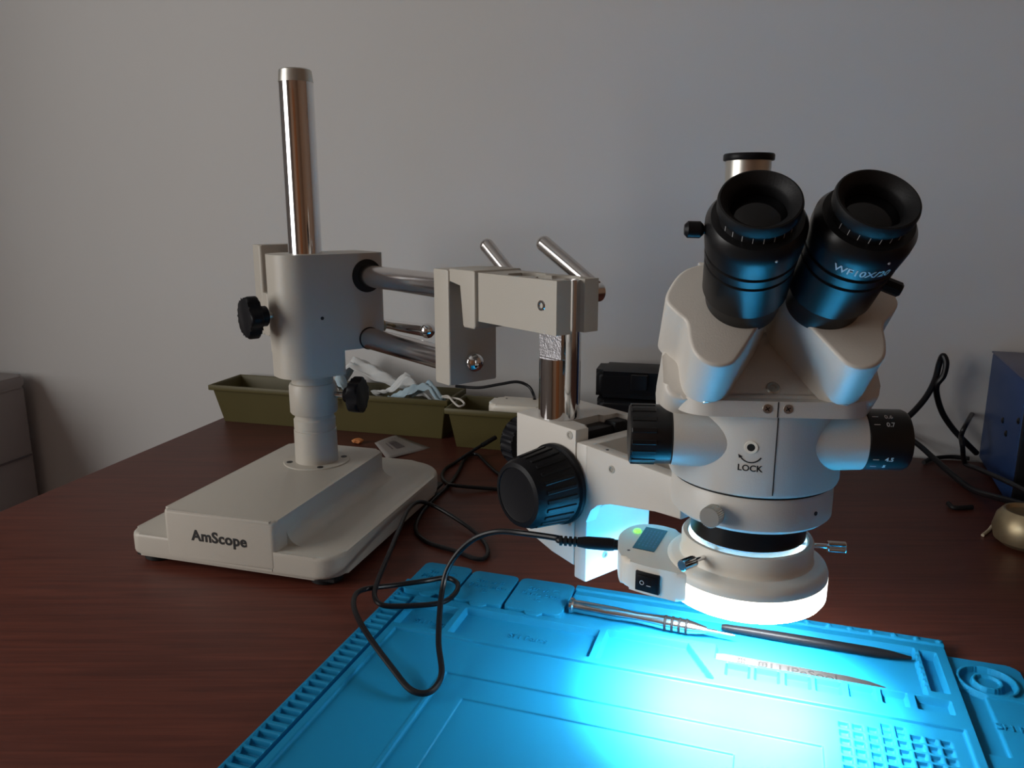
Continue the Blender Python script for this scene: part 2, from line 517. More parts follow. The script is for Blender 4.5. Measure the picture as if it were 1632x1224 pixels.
# vertical pole with a filed flat
PL = A(.0605, .3695, 0)
b = new()
R_ = .0176
cyl(b, R_, .1872, .2385, Matrix.Translation(PL), 56)
dpts = []
for i in range(57):
    a = 2 * math.pi * i / 56; s_, n_ = R_ * math.cos(a), R_ * math.sin(a)
    dpts.append((max(s_, -.6 * R_), n_))
dd = []
for p_ in dpts[:-1]:
    if not dd or (abs(p_[0] - dd[-1][0]) + abs(p_[1] - dd[-1][1])) > 1e-5: dd.append(p_)
prism(b, dd, .2385, .3035, frame(PL, AS, -AN), .0004)
pole = obj('pole', b, 'chrome', stand)
b = new(); box(b, -.6 * R_ - .0003, -.6 * R_, -.0137, .0137, .2389, .2606, frame(PL, AS, -AN)); obj('filed_flat', b, 'scratched_steel', pole, smooth=False)

# ------------------------------------------------------------------ focus mount
KA = math.radians(51)
KV = Vector((math.cos(KA), -math.sin(KA), 0)); KW = Vector((math.sin(KA), math.cos(KA), 0))
KO = Vector((.051, .604, 0))
MK = frame(KO, KV, KW)
SC = Vector((.165, .515, 0))               # microscope axis
fm = thing('focus_mount', 'white focusing mount with large black focus knob below the pole', 'focus mount', MK @ Vector((-.03, .03, .06)))
b = new()
prism(b, [(0, 0), (0, .014), (-.006, .014), (-.006, .018), (-.024, .018), (-.024, .05), (-.018, .05), (-.018, .066), (0, .066), (0, .074), (-.074, .074), (-.0755, .0725), (-.0755, .0015), (-.074, 0)], .128, .187, MK, .0008)
MKS = frame(KO, KV, UZ, -KW)
prism(b, [(-.0755, .129), (-.0755, .088), (-.05, .0795), (-.030, .0755), (-.028, .0735), (0, .0705), (0, .129)], -.074, 0, MKS, .0008)
blk = obj('block', b, 'enamel_scope', fm)
b = new(); box(b, -.0235, -.0065, .0185, .0655, .13, .181, MK, .001); box(b, -.0175, -.004, .05, .066, .13, .184, MK, .002); obj('rack', b, 'black_plastic', fm)
for (v_, z_) in ((-.0068, .1815), (-.005, .107)):
    b = new(); lathe(b, [(0, .0), (.0018, .0), (.002, .0006), (.0034, .0006), (.0036, -.0004)], axis(MK @ Vector((v_, 0, z_)), -KW), 20); obj('screw', b, 'satin_steel', blk)
# slide plate
b = new(); box(b, .001, .0145, 0, .0765, .0605, .1775, MK, .0012)
sp = obj('slide_plate', b, 'enamel_scope', fm)
b = new(); lathe(b, [(0, .0), (.0014, .0), (.0018, .0006), (.003, .0006), (.0032, -.0004)], axis(MK @ Vector((.0145, .022, .079)), KV), 20); obj('screw', b, 'satin_steel', sp)
# bracket arm: two side walls, floor, and the ring that holds the head
rel = SC - KO; sv, sw = rel.dot(KV), rel.dot(KW)
wallp = [(.012, .1775), (.108, .1745), (.108, .1455), (.085, .1445), (.040, .1365), (.026, .132), (.018, .125), (.0145, .113), (.012, .113)]
b = new()
prism(b, wallp, -.0115, 0, MKS, .0008)
prism(b, wallp, -.0765, -.066, MKS, .0008)
box(b, .012, .095, .0105, .067, .142, .147, MK)
barm = obj('bracket_arm', b, 'enamel_scope', fm)
b = new(); lathe(b, [(0, .0), (.0016, .0), (.002, .0006), (.003, .0006), (.0032, -.0004)], axis(MK @ Vector((.0405, 0, .165)), -KW), 20); obj('screw', b, 'satin_steel', barm)
for (v_, w_) in ((.03, .0055), (.06, .0712)):
    b = new(); cyl(b, .0013, 0, .0005, Matrix.Translation(MK @ Vector((v_, w_, .1772 - (v_ - .012) * .03125))), 12); obj('set_screw', b, 'ink_black', barm)
b = new()
lathe(b, [(.0455, .1585), (.0510, .1585), (.0535, .161), (.0535, .180), (.0525, .182), (.0455, .182)], Matrix.Translation(SC), 72, closed=True)
ring = obj('holder_ring', b, 'enamel_scope', fm)
b = new(); cyl(b, .0014, 0, .0005, axis(SC + Vector((.0535 * math.sin(math.radians(32)), -.0535 * math.cos(math.radians(32)), .1705)), Vector((math.sin(math.radians(32)), -math.cos(math.radians(32)), 0))), 12); obj('set_screw', b, 'ink_black', ring)
td = Vector((-.62, -.78, 0)).normalized()
b = new(); cyl(b, .003, .050, .062, axis(SC + UZ * .1700, td), 16)
ts = obj('thumb_screw', b, 'satin_steel', ring)
kn = []
for i in range(64):
    a = 2 * math.pi * i / 64; kn.append(((.0068 if i % 2 else .0063) * math.cos(a), (.0068 if i % 2 else .0063) * math.sin(a)))
b = new(); prism(b, kn, .0575, .0655, axis(SC + UZ * .1700, td), .0006); obj('knurled_head', b, 'satin_steel', ts)
# coarse focus knob (left front), its twin on the far side, and the lock knob at the back


def focus_knob(c, d):
    M = axis(c, d); b = new()
    lathe(b, [(.012, 0), (.033, .0), (.034, .001), (.034, .0045), (.0325, .0055), (.0318, .006), (.0282, .040), (.0262, .0445), (.0225, .0455), (.0222, .0448), (.0215, .0446), (0, .0446)], M, 64)
    k = obj('focus_knob', b, 'black_plastic', fm)
    b = new()
    for i in range(24):
        a = 2 * math.pi * i / 24
        Mr = M @ Matrix.Rotation(a, 4, 'Z') @ Matrix.Translation((.0302, 0, .0225)) @ Matrix.Rotation(-.108, 4, 'Y')
        box(b, -.001, .00085, -.0017, .0017, -.0145, .0145, Mr, .0006, 1)
    obj('grip_ribs', b, 'black_plastic', k)
    return k


focus_knob(MK @ Vector((-.019, -.0005, .1375)), -KW)
focus_knob(MK @ Vector((-.019, .0745, .1375)), KW)
b = new(); pts = []
for i in range(72):
    a = 2 * math.pi * i / 72; r = .0235 - (.0016 if i % 4 < 2 else 0); pts.append((r * math.cos(a), r * math.sin(a)))
prism(b, pts, .008, .024, axis(MK @ Vector((-.0755, .024, .152)), -KV), .001); cyl(b, .009, -.001, .01, axis(MK @ Vector((-.0755, .024, .152)), -KV), 24)
obj('lock_knob', b, 'black_plastic', fm)

# ------------------------------------------------------------------ stereo microscope head
SA = math.radians(5)
SX = Vector((math.cos(SA), -math.sin(SA), 0)); SY = Vector((math.sin(SA), math.cos(SA), 0))
MS = frame(SC, SX, SY)
ms = thing('stereo_microscope', 'cream trinocular stereo microscope head with two black eyepieces', 'microscope', SC + UZ * .14)
BR = .0562
b = new()
lathe(b, [(0, .1835), (.0535, .1835), (.0555, .1845), (BR, .1865), (BR, .2375), (0, .2375)], MS, 96)
for sgn in (-1, 1):
    lathe(b, [(.0200, .0), (.0208, .02), (.0209, .032), (.0203, .047), (.0197, .0595), (0, .0595)], MS @ Matrix.Translation((0, -.0285, .2165)) @ Matrix.Rotation(sgn * math.pi / 2, 4, 'Y'), 48)
body = obj('body', b, 'enamel_scope', ms)
b = new(); lathe(b, [(.0530, .1822), (.0530, .1834), (0.05, .1834)], MS, 72); obj('shadow_gap', b, 'bore_black', body)
b = new(); prism(b, rrect(-.0575, .0575, -.0585, .055, (.02, .02, .02, .02), 10), .2370, .2470, MS, .0012); cl = obj('collar_plate', b, 'enamel_scope', ms)
# seam down the front
b = new(); box(b, -.0003, .0003, -BR - .0002, -BR + .001, .1865, .237, MS @ Matrix.Rotation(.02, 4, 'Z')); obj('seam', b, 'bore_black', body, smooth=False)
b = new(); box(b, -.0003, .0003, -.0587, -.0575, .2372, .2468, MS); obj('seam', b, 'bore_black', cl, smooth=False)
for x in (-.0062, .006):
    M = axis(MS @ Vector((x, -.0585, .2425)), -SY)
    b = new(); lathe(b, [(0, .0003), (.0028, .0003), (.0032, -.0004)], M, 20); s_ = obj('screw', b, 'satin_steel', cl)
    b = new(); box(b, -.0016, .0016, -.0003, .0003, .0002, .0005, M @ Matrix.Rotation(.6, 4, 'Z')); box(b, -.0003, .0003, -.0016, .0016, .0002, .0005, M @ Matrix.Rotation(.6, 4, 'Z')); obj('cross_slot', b, 'bore_black', s_)


def on_barrel(bm, ang0, z0, r):
    """Wrap flat lettering (x right, y up, z out) on the body's front."""
    for v in bm.verts:
        x, y, z = v.co
        a = ang0 + x / r
        rr = r + z
        v.co = MS @ Vector((rr * math.sin(a), -rr * math.cos(a), z0 + y))
    return bm


la = -.0135 / BR
obj('lettering', on_barrel(text_bm('LOCK', .0056, .00012, .0001), la, .2015, BR), 'ink_black', body, smooth=False)['label'] = 'black lock lettering on the body front'
b = new(); arcs = []
for i in range(13):
    a = math.radians(-150 + 120 * i / 12); arcs.append((.0072 * math.cos(a), .0072 * math.sin(a) + .0038))
for (p, q) in zip(arcs, arcs[1:]):
    t_ = Vector((q[0] - p[0], q[1] - p[1])).normalized(); nn = Vector((-t_.y, t_.x)) * .0004
    b.faces.new([b.verts.new((p[0] - nn.x, p[1] - nn.y, .0002)), b.verts.new((q[0] - nn.x, q[1] - nn.y, .0002)), b.verts.new((q[0] + nn.x, q[1] + nn.y, .0002)), b.verts.new((p[0] + nn.x, p[1] + nn.y, .0002))])
b.faces.new([b.verts.new((arcs[0][0] - .0012, arcs[0][1] + .0012, .0002)), b.verts.new((arcs[0][0] - .0006, arcs[0][1] - .0013, .0002)), b.verts.new((arcs[0][0] + .0016, arcs[0][1] - .0001, .0002))])
obj('lock_arrow', on_barrel(b, la, .2105, BR), 'ink_black', body, smooth=False)
hd = Vector((math.sin(la), -math.cos(la), 0)); hdw = SX * hd.x + SY * hd.y
M = axis(SC + hdw * BR + UZ * .2168, hdw)
b = new(); lathe(b, [(.0024, -.0004), (.0024, .0003), (.0040, .0003), (.0042, -.0004)], M, 24); lh = obj('lock_hole_rim', b, 'lamp_plastic', body)
b = new(); lathe(b, [(0, .0001), (.0024, .0001)], M, 24); obj('lock_hole', b, 'bore_black', lh)
# zoom knobs
for sgn, nm in ((-1, 'left'), (1, 'right')):
    M = MS @ Matrix.Translation((0, -.0285, .2165)) @ Matrix.Rotation(sgn * math.pi / 2, 4, 'Y')
    b = new(); lathe(b, [(0, .0596), (.0188, .0596), (.0194, .0604), (.0194, .084), (.0184, .0862), (.0155, .0866), (0, .0866)], M, 56)
    zk = obj('zoom_knob', b, 'black_metal', ms)
    if sgn < 0:
        b = new()
        for i in range(16):
            box(b, .0190, .0199, -.0016, .0016, .070, .0855, M @ Matrix.Rotation(2 * math.pi * i / 16, 4, 'Z'), .0003, 1)
        obj('grip_ribs', b, 'black_metal', zk)
    else:
        for s, a in (('0.6', 58), ('0.7', 40), ('4.5', -28), ('5', -48)):
            t = text_bm(s, .0042, .0001, .00006, 'LEFT')
            for v in t.verts:
                x, y, z = v.co; an = math.radians(a) + y / .0195
                # text runs outwards along the knob axis, facing the viewer
                v.co = MS @ Vector((.070 + x, -.0285 - (.0195 + z) * math.cos(an), .2165 + (.0195 + z) * math.sin(an)))
            obj('scale_number', t, 'ink_white', zk, smooth=False)
            an = math.radians(a) + .0012 / .0195
            b = new(); q = MS @ Vector((.0645, -.0285 - .0195 * math.cos(an), .2165 + .0195 * math.sin(an)))
            box(b, -.0018, .0018, -.0002, .0002, -.0003, .0002, axis(q, SY * -math.cos(an) + UZ * math.sin(an)))
            obj('scale_mark', b, 'ink_white', zk, smooth=False)
# tilted head housing behind the wings
MSY = frame(SC, SY, UZ, SX)
NV = (-SY + UZ).normalized(); TV = (SY + UZ).normalized()
HP = SC - SY * .050 + UZ * .247
MT = frame(HP, SX, TV, NV)                 # tilted frame: x across, y up the slope, z out of the slope
b = new()
prism(b, rrect(-.067, .064, -.002, .050, (.012, .012, .02, .02)), -.045, 0, MT, .003)
prism(b, [(-.0505, .2462), (-.0495, .2475), (.010, .307), (.024, .315), (.064, .3215), (.074, .312), (.074, .2462)], -.034, .031, MSY, .004, 3)
hs = obj('head_housing', b, 'enamel_scope', ms)
b = new(); lathe(b, [(0, .0002), (.0015, .0002), (.0018, .001), (.0036, .001), (.0042, .0005), (.0045, -.0003)], MT @ Matrix.Translation((-.0005, .0075, 0)), 24); obj('screw', b, 'satin_steel', hs)
# trinocular port
M = MS @ Matrix.Translation((-.006, .045, 0))
b = new(); lathe(b, [(0, .3205), (.0215, .3205), (.0215, .328), (.0152, .338), (.0152, .3925), (0, .3925)], M, 48); pt = obj('camera_port', b, 'satin_steel', ms)
b = new(); lathe(b, [(0, .3922), (.0168, .3922), (.0172, .3928), (.0172, .3958), (.0165, .3968), (.0155, .3965), (0, .3962)], M, 48); obj('port_cap', b, 'black_plastic', pt)
# prism wings and eyepieces
half = [(41, 70), (55.5, 63.5), (64, 51), (67, 40), (61.5, 31), (56, 24), (55, 11.6), (53, 2.8), (47.7, -3.9), (40.3, -6.8), (32, -5), (25.6, 3), (7, 34.2), (2.2, 45), (2.6, 58), (9, 69), (24, 75)]
KWG = .0447
for sgn in (-1, 1):
    pts = [(sgn * x / 1000 - .0018, y / 1000) for x, y in smooth_closed(half, 8)]
    if sgn > 0: pts = pts[::-1]
    b = new(); soft_prism(b, pts, -.004, KWG, MT, .0022)
    wg = obj('prism_wing', b, 'enamel_scope', ms, angle=50)
    # cross-head screw low on the skirt
    M = axis(MT @ Vector((sgn * .0405 - .0018, -.0066, .0035)), -TV)
    b = new(); lathe(b, [(0, .0004), (.0023, .0004), (.0026, -.0004)], M, 16); obj('screw', b, 'satin_steel', wg)
    # eyepiece
    e0 = MT @ Vector((sgn * .0233 - .0008, .0407, KWG)); dv = (NV + SX * (sgn * .068)).normalized()
    ME = axis(e0, dv, -SX)
    xa = ME.to_3x3().col[0]
    prof = [(0, -.004), (.0208, -.004), (.0214, .0006), (.0216, .010), (.0232, .0125), (.0240, .0130), (.0246, .0375), (.0235, .0380), (.0235, .0397), (.0249, .0402), (.0251, .0455), (.0240, .0460), (.0240, .0477), (.0254, .0482),
            (.0264, .0590), (.0263, .0645), (.0236, .0690), (.0214, .0692), (.0198, .0694), (.0198, .0745)]
    b = new(); lathe(b, prof, ME, 72); ep = obj('eyepiece', b, 'black_metal', ms)
    b = new(); lathe(b, [(.0190, .0738), (.0206, .0742), (.0213, .0755), (.0214, .0798), (.0209, .0815), (.0200, .0818), (.0188, .0808), (.0154, .0775), (.0148, .0755), (.0146, .0700)], ME, 72); obj('eyecup', b, 'black_rubber', ep)
    b = new(); lathe(b, [(0, .0735), (.006, .0731), (.011, .0722), (.0147, .0708)], ME, 48); obj('eye_lens', b, 'lens_glass', ep)
    toward = Vector((0, -.6, -.8)); toward = (toward - dv * toward.dot(dv)).normalized()
    side = dv.cross(toward); right = side if side.x > 0 else -side
    b = new()
    for i in range(9):      # dioptre scale ticks
        an = -1.1 + i * .275; rd = toward * math.cos(an) + right * math.sin(an)
        box(b, -.00014, .00014, -.0018, .0018, -.0001, .00012, frame(e0 + dv * .0715 + rd * .0198, dv.cross(rd), dv, rd))
    obj('scale_ticks', b, 'ink_white', ep, smooth=False)
    # white index dot on the shoulder
    dd_ = (toward * math.cos(.25) + right * math.sin(.25))
    b = new(); bmesh.ops.create_uvsphere(b, u_segments=10, v_segments=6, radius=.0008, matrix=Matrix.Translation(e0 + dv * .0622 + dd_ * .0263)); obj('index_dot', b, 'ink_white', ep)
    if sgn > 0:
        t = text_bm('WF10X/20', .0066, .0001, .00008, 'CENTER')
        for v in t.verts:
            x, y, z = v.co; an = x / .0260 - .14; ax = .0515 + y
            rr = .0254 + (ax - .0482) / .0108 * .0010 + z + .00015
            v.co = e0 + dv * ax + (toward * math.cos(an) + right * math.sin(an)) * rr
        obj('lettering', t, 'ink_white', ep, smooth=False)['label'] = 'white magnification lettering'
        M = axis(e0 + dv * .0300 + (right * .85 + toward * .5).normalized() * .022, (right * .85 + toward * .5))
        b = new(); cyl(b, .0042, 0, .0115, M, 8, .0012); obj('lock_screw', b, 'black_plastic', ep)
    else:
        left = -right
        M = axis(e0 + dv * .0615 + left * .0235, left + UZ * .1)
        b = new(); cyl(b, .0022, 0, .006, M, 12); cyl(b, .0045, .0035, .0135, M, 20, .0018); obj('lock_screw', b, 'black_plastic', ep)
# objective barrel
b = new(); lathe(b, [(.030, .139), (.0372, .139), (.0388, .1405), (.0388, .1595), (0, .1595)], MS, 64); ob = obj('objective_barrel', b, 'black_metal', ms)
b = new(); lathe(b, [(.031, .1315), (.0352, .1315), (.0358, .1395), (.031, .1395)], MS, 64, closed=True); obj('lens_ring', b, 'steel', ob)
b = new(); lathe(b, [(0, .1335), (.0315, .1345)], MS, 48); obj('front_lens', b, 'lens_glass', ob)

# ------------------------------------------------------------------ LED ring light
LED_POWER = 0.21
rl = thing('ring_light', 'glowing white LED ring light with switch box under the microscope head', 'ring light', SC + UZ * .0965)
b = new()
lathe(b, [(.0400, .1005), (.0400, .1370), (.0412, .1382), (.0436, .1380), (.0446, .1366), (.0447, .1270), (.0449, .1245), (.0456, .1232), (.0470, .1226), (.0508, .1219), (.0538, .1200), (.0551, .1170), (.0552, .1135), (.0530, .1135), (.0530, .1005)], MS, 96, closed=True)
hou = obj('housing', b, 'lamp_plastic', rl)
b = new(); lathe(b, [(.0402, .0985), (.0545, .0985), (.0552, .0995), (.0553, .1134), (.0532, .1134), (.0532, .1004), (.0402, .1004)], MS, 96, closed=True)
obj('diffuser_band', b, 'glow_band', rl)
b = new(); lathe(b, [(.0412, .0978), (.0540, .0978), (.0540, .0984), (.0412, .0984)], MS, 96, closed=True); obj('led_ring', b, 'led_diffuser', rl)
for i in range(12):        # the LEDs themselves, looking down
    ld_ = bpy.data.lights.new('ring_led', 'AREA'); ld_.shape = 'DISK'; ld_.size = .007; ld_.spread = math.radians(88)
    ld_.energy = LED_POWER; ld_.color = (.95, .985, 1.0)
    lo_ = bpy.data.objects.new('ring_led', ld_); COL.objects.link(lo_); lo_.parent = rl
    a_ = 2 * math.pi * i / 12
    lo_.matrix_local = Matrix.Translation((.0475 * math.cos(a_), .0475 * math.sin(a_), .0008))
b = new(); lathe(b, [(.0399, .1005), (.0399, .1300)], MS, 72); obj('inner_wall_glow', b, 'glow_band', rl)  # glowing sleeve stands in for LED light leaking onto the housing's inner wall
# switch box
bp = smooth_closed([(-.040, -.031), (-.060, -.026), (-.077, -.0175), (-.0865, -.008), (-.0885, .012), (-.0865, .032), (-.078, .047), (-.066, .0535), (-.050, .050), (-.036, .034), (-.0405, .0)], 5)
b = new(); prism(b, bp[::-1], .0985, .1195, MS, .0035, 4); bx = obj('switch_box', b, 'lamp_plastic', rl)
lab = [(-.0655, .0475), (-.0500, .0410), (-.0635, .0020), (-.0785, .0085)]
b = new(); prism(b, lab[::-1], .1195, .1199, MS); lb = obj('rating_label', b, 'label_black', bx, smooth=False)
b = new(); random.seed(4)
e1 = Vector((lab[1][0] - lab[0][0], lab[1][1] - lab[0][1])); e2 = Vector((lab[3][0] - lab[0][0], lab[3][1] - lab[0][1]))
for i in range(5):
    u0 = .15 + .16 * i; t = .12
    while t < .85:
        ln = random.uniform(.03, .1)
        q = [Vector(lab[0]) + e1 * uu + e2 * tt for uu, tt in ((u0, t), (u0 + .07, t), (u0 + .07, t + ln), (u0, t + ln))]
        b.faces.new([b.verts.new(MS @ Vector((p_.x, p_.y, .12))) for p_ in q]); t += ln + .04
obj('label_print', b, 'supply_top', lb, smooth=False)
b = new(); lathe(b, [(.0030, .1190), (.0030, .1203), (.0024, .1212), (0, .1216)], MS @ Matrix.Translation((-.0728, .0385, 0)), 20); obj('power_led', b, 'green_led', bx)
b = new(); cyl(b, .0011, .1192, .1197, MS @ Matrix.Translation((-.0815, .004, 0)), 10); obj('screw_hole', b, 'label_print', bx)
# rocker switch on the slanted front
f0, f1 = Vector((-.0785, -.0168, 0)), Vector((-.0605, -.0262, 0))
fd = (f1 - f0).normalized(); fn = Vector((fd.y, -fd.x, 0))
MF = MS @ frame((f0 + f1) / 2 + fn * .0002 + UZ * .1078, fd, UZ, fn)
b = new(); box(b, -.0088, .0088, -.0072, .0072, -.002, .0014, MF, .0006); sw_ = obj('switch_frame', b, 'black_plastic', bx)
b = new(); box(b, -.0068, .0068, -.0053, .0053, .001, .0024, MF @ Matrix.Rotation(.08, 4, 'Y'), .0006); obj('rocker', b, 'black_plastic', sw_)
t = xf(text_bm('O', .0045, .0001), MF @ Matrix.Translation((-.0032, -.0015, .0028))); obj('switch_mark', t, 'ink_white', sw_, smooth=False)
t = xf(text_bm('I', .0045, .0001), MF @ Matrix.Translation((.0032, -.0015, .0024)) @ Matrix.Rotation(math.pi / 2, 4, 'Z')); obj('switch_mark', t, 'ink_white', sw_, smooth=False)
# three centring screws
for a in (-4, 221, 116):
    d = Vector((math.cos(math.radians(a)), math.sin(math.radians(a)), 0)); dw = SX * d.x + SY * d.y
    M = axis(SC + UZ * .1315, dw)
    b = new(); cyl(b, .0017, .036, .056, M, 16); cs = obj('centring_screw', b, 'chrome', rl)
    b = new(); kn = [((.0039 if i % 2 else .0033) * math.cos(2 * math.pi * i / 32), (.0039 if i % 2 else .0033) * math.sin(2 * math.pi * i / 32)) for i in range(32)]
    prism(b, kn, .0545, .0665, M, .0005, 1); obj('knurled_head', b, 'chrome', cs)

# ------------------------------------------------------------------ power cord of the ring light
cord = thing('coiled_cable', 'thin black power cord looping over the mat to the ring light', 'cord', G(677, 1105, .0))
j0 = MS @ Vector((-.0865, .028, .1125))
jd = (MS.to_3x3() @ Vector((-1, .10, .0))).normalized()
b = new(); lathe(b, [(0, 0), (.0038, 0), (.0040, .004), (.0046, .0045), (.0050, .008), (.0048, .024), (.0036, .032), (0, .032)], axis(j0, jd), 24)
plug = obj('plug', b, 'black_plastic', cord)
b = new()
for i in range(4): lathe(b, [(.0024, .0), (.0038, .0004), (.0038, .0022), (.0024, .0026)], axis(j0 + jd * (.0325 + i * .0036), jd), 16)
obj('strain_relief', b, 'black_rubber', plug)
path = [(j0 + jd * .03), (j0 + jd * .046), G(890, 858, .110), G(835, 850, .106), G(794, 847, .099), G(759, 857, .089), G(732, 879, .074), G(713, 908, .059), G(705, 940, .045), G(701, 975, .036), G(699, 1025, .024), G(704, 1070, .016), G(695, 1094, .0135),
        G(677, 1105, .013), G(653, 1098, .014), G(629, 1070, .018), G(591, 1019, .026), G(568, 980, .028), G(564, 955, .026), G(578, 940, .024), G(626, 933, .020), G(677, 926, .0195), G(711, 921, .0175), G(729, 930, .0165), G(725, 946, .0165), G(701, 961, .0165), G(643, 966, .0175), G(609, 964, .020), G(597, 950, .022), G(602, 926, .025), G(619, 885, .028), G(636, 844, .029), G(650, 813, .027), G(667, 800, .023), G(691, 806, .016), G(732, 830, .0085), G(763, 854, .004), G(777, 875, .0028), G(773, 889, .0028), G(756, 890, .0028), G(725, 878, .0028), G(684, 865, .0028), G(663, 846, .0028), G(670, 820, .0028), G(690, 797, .0028), G(717, 771, .0028), G(731, 751, .0028), G(740, 732, .0028), G(750, 724, .0028), G(762, 725, .0028), G(773, 736, .0028), G(790, 752, .0028), G(812, 768, .0028), G(806, 779, .0028), G(786, 779, .0028), G(727, 774, .0075), G(712, 769, .0028), G(705, 760, .0028), G(709, 748, .0028), G(727, 736, .0028), G(748, 722, .010), G(766, 711, .016), G(778, 704, .021)]
b = new(); tube(b, path, .0024, 10, 6); obj('wire', b, 'cable_black', cord)
b = new(); tube(b, [G(768, 710, .017), G(778, 704, .021), G(790, 697, .025)], .0034, 10); obj('free_end', b, 'black_rubber', cord)

# ------------------------------------------------------------------ repair mat
MA = math.radians(18.4)
MX = Vector((math.cos(MA), -math.sin(MA), 0)); MY = Vector((math.sin(MA), math.cos(MA), 0))
MO = Vector((-0.0920, 0.7359, 0))
MM = frame(MO, MX, MY)
rm = thing('repair_mat', 'bright blue silicone repair mat with trays, slots and dimples', 'mat', MM @ Vector((.25, -.17, 0)))
ST = 0.75                                  # grid step, millimetres
NX, NY = int(524 / ST), int(356 / ST)
xs = ST * np.arange(NX + 1)[:, None] * np.ones((1, NY + 1)); ys = -ST * np.arange(NY + 1)[None, :] * np.ones((NX + 1, 1))
h = np.full(xs.shape, 9.5)


def reg(x0, x1, y0, y1, v, cond=None):     # y0 > y1 (both negative, back to front)
    m = (xs >= x0) & (xs <= x1) & (ys <= y0) & (ys >= y1)
    if cond is not None: m &= cond
    h[m] = v


reg(0, 21, 0, -400, 7.5)
k = 0
y = -40
while y > -350:
    reg(3, 18, y, y - 5, 3.0); y -= 8.9
reg(21, 23.4, -62, -400, 3.5)
reg(24, 30, -120, -400, 9.5)
reg(5, 162, 0, -61, 5.5)                                    # under the lids
reg(27, 70, -73, -112, 3.5); reg(78, 198, -70, -112, 3.5)
reg(206, 296, -67, -112, 3.5, (xs < 272 - (ys + 67) * .55))
reg(162, 448, -16, -60, 4.5); reg(296, 448, -60, -83, 4.5)
reg(162, 473, 0, -7, 11.5)
reg(453, 464, -19, -76, 2.5)
for i in range(6): reg(448, 453, -22 - i * 9, -26 - i * 9, 7.5)
for x0, x1 in ((305, 322), (327, 344), (349, 366), (371, 388), (394, 411), (417, 433), (440, 462)): reg(x0, x1, -87, -103, 4.5)
for i in range(8):
    cx_ = 350 + 17 * i
    h[(xs - cx_) ** 2 + (ys + 4) ** 2 < 4.5] = 13.2
reg(31, 465, -120, -400, 7.0)                               # work area
reg(98, 372, -165, -400, 5.6); reg(95, 98, -165, -400, 8.0)
reg(121, 316, -190, -400, 4.4)
for c in range(8):
    for r in range(-1, 24):
        if r == -1 and c not in (3, 4): continue
        x0 = 384.5 + 9.2 * c; y0 = -133 - 9.4 * r
        if r == -1: y0 = -126.5
        reg(x0, x0 + 6, y0, y0 - 6.2, 4.2)
reg(466, 472, -110, -400, 9.5)
# lower wing on the right
reg(473, 530, 0, -400, 5.5)
reg(473, 490, -60, -135, 3.0); reg(490, 530, -62, -66, 7.0)
rr = np.sqrt((xs - 496) ** 2 + (ys + 45) ** 2)
wing = xs > 473.5
h[wing & (rr < 21.5)] = 7.6; h[wing & (rr < 18.5)] = 2.6; h[wing & (rr < 11)] = 7.2; h[wing & (rr < 8.2)] = 4.6
keep = ~((xs < 5) & (ys > -31)) & ~((xs > 474) & (ys > -14)) & ~((xs > 474) & ((xs - 514) > 0) & ((ys + 24) > 0) & ((xs - 514) ** 2 + (ys + 24) ** 2 > 100))
hp = np.pad(h, 1, mode='edge')
hb = sum(hp[1 + dx:1 + dx + h.shape[0], 1 + dy:1 + dy + h.shape[1]] * wgt for dx, dy, wgt in
         [(0, 0, .52)] + [(a, c, .08) for a, c in ((1, 0), (-1, 0), (0, 1), (0, -1))] + [(a, c, .04) for a in (1, -1) for c in (1, -1)])
idx = -np.ones(h.shape, int); idx[keep] = np.arange(keep.sum())
P = np.stack([xs / 1000, ys / 1000, hb / 1000], -1)[keep]
W = P[:, :1] * np.array(MX)[None] + P[:, 1:2] * np.array(MY)[None] + np.array(MO)[None]; W[:, 2] = P[:, 2]
q = np.stack([idx[:-1, :-1], idx[:-1, 1:], idx[1:, 1:], idx[1:, :-1]], -1).reshape(-1, 4)
q = q[(q >= 0).all(1)]
edges = {}
for f in q.tolist():
    for a_, b_ in ((f[0], f[1]), (f[1], f[2]), (f[2], f[3]), (f[3], f[0])):
        if (b_, a_) in edges: del edges[(b_, a_)]
        else: edges[(a_, b_)] = 1
nv = len(W); bot = {}
Wl = W.tolist(); ql = q.tolist()
for a_, b_ in edges:
    for c_ in (a_, b_):
        if c_ not in bot:
            bot[c_] = len(Wl); Wl.append([Wl[c_][0], Wl[c_][1], 0.0006])
    ql.append([b_, a_, bot[a_], bot[b_]])
rl_ = np.array(wloc(rm)); Wl = (np.array(Wl) - rl_).tolist()
me = bpy.data.meshes.new('mat_body'); me.from_pydata(Wl, [], ql); me.materials.append(MATS['mat_silicone'])
me.polygons.foreach_set('use_smooth', [True] * len(me.polygons)); me.set_sharp_from_angle(angle=math.radians(32))
mb = bpy.data.objects.new('mat_body', me); COL.objects.link(mb); mb.parent = rm
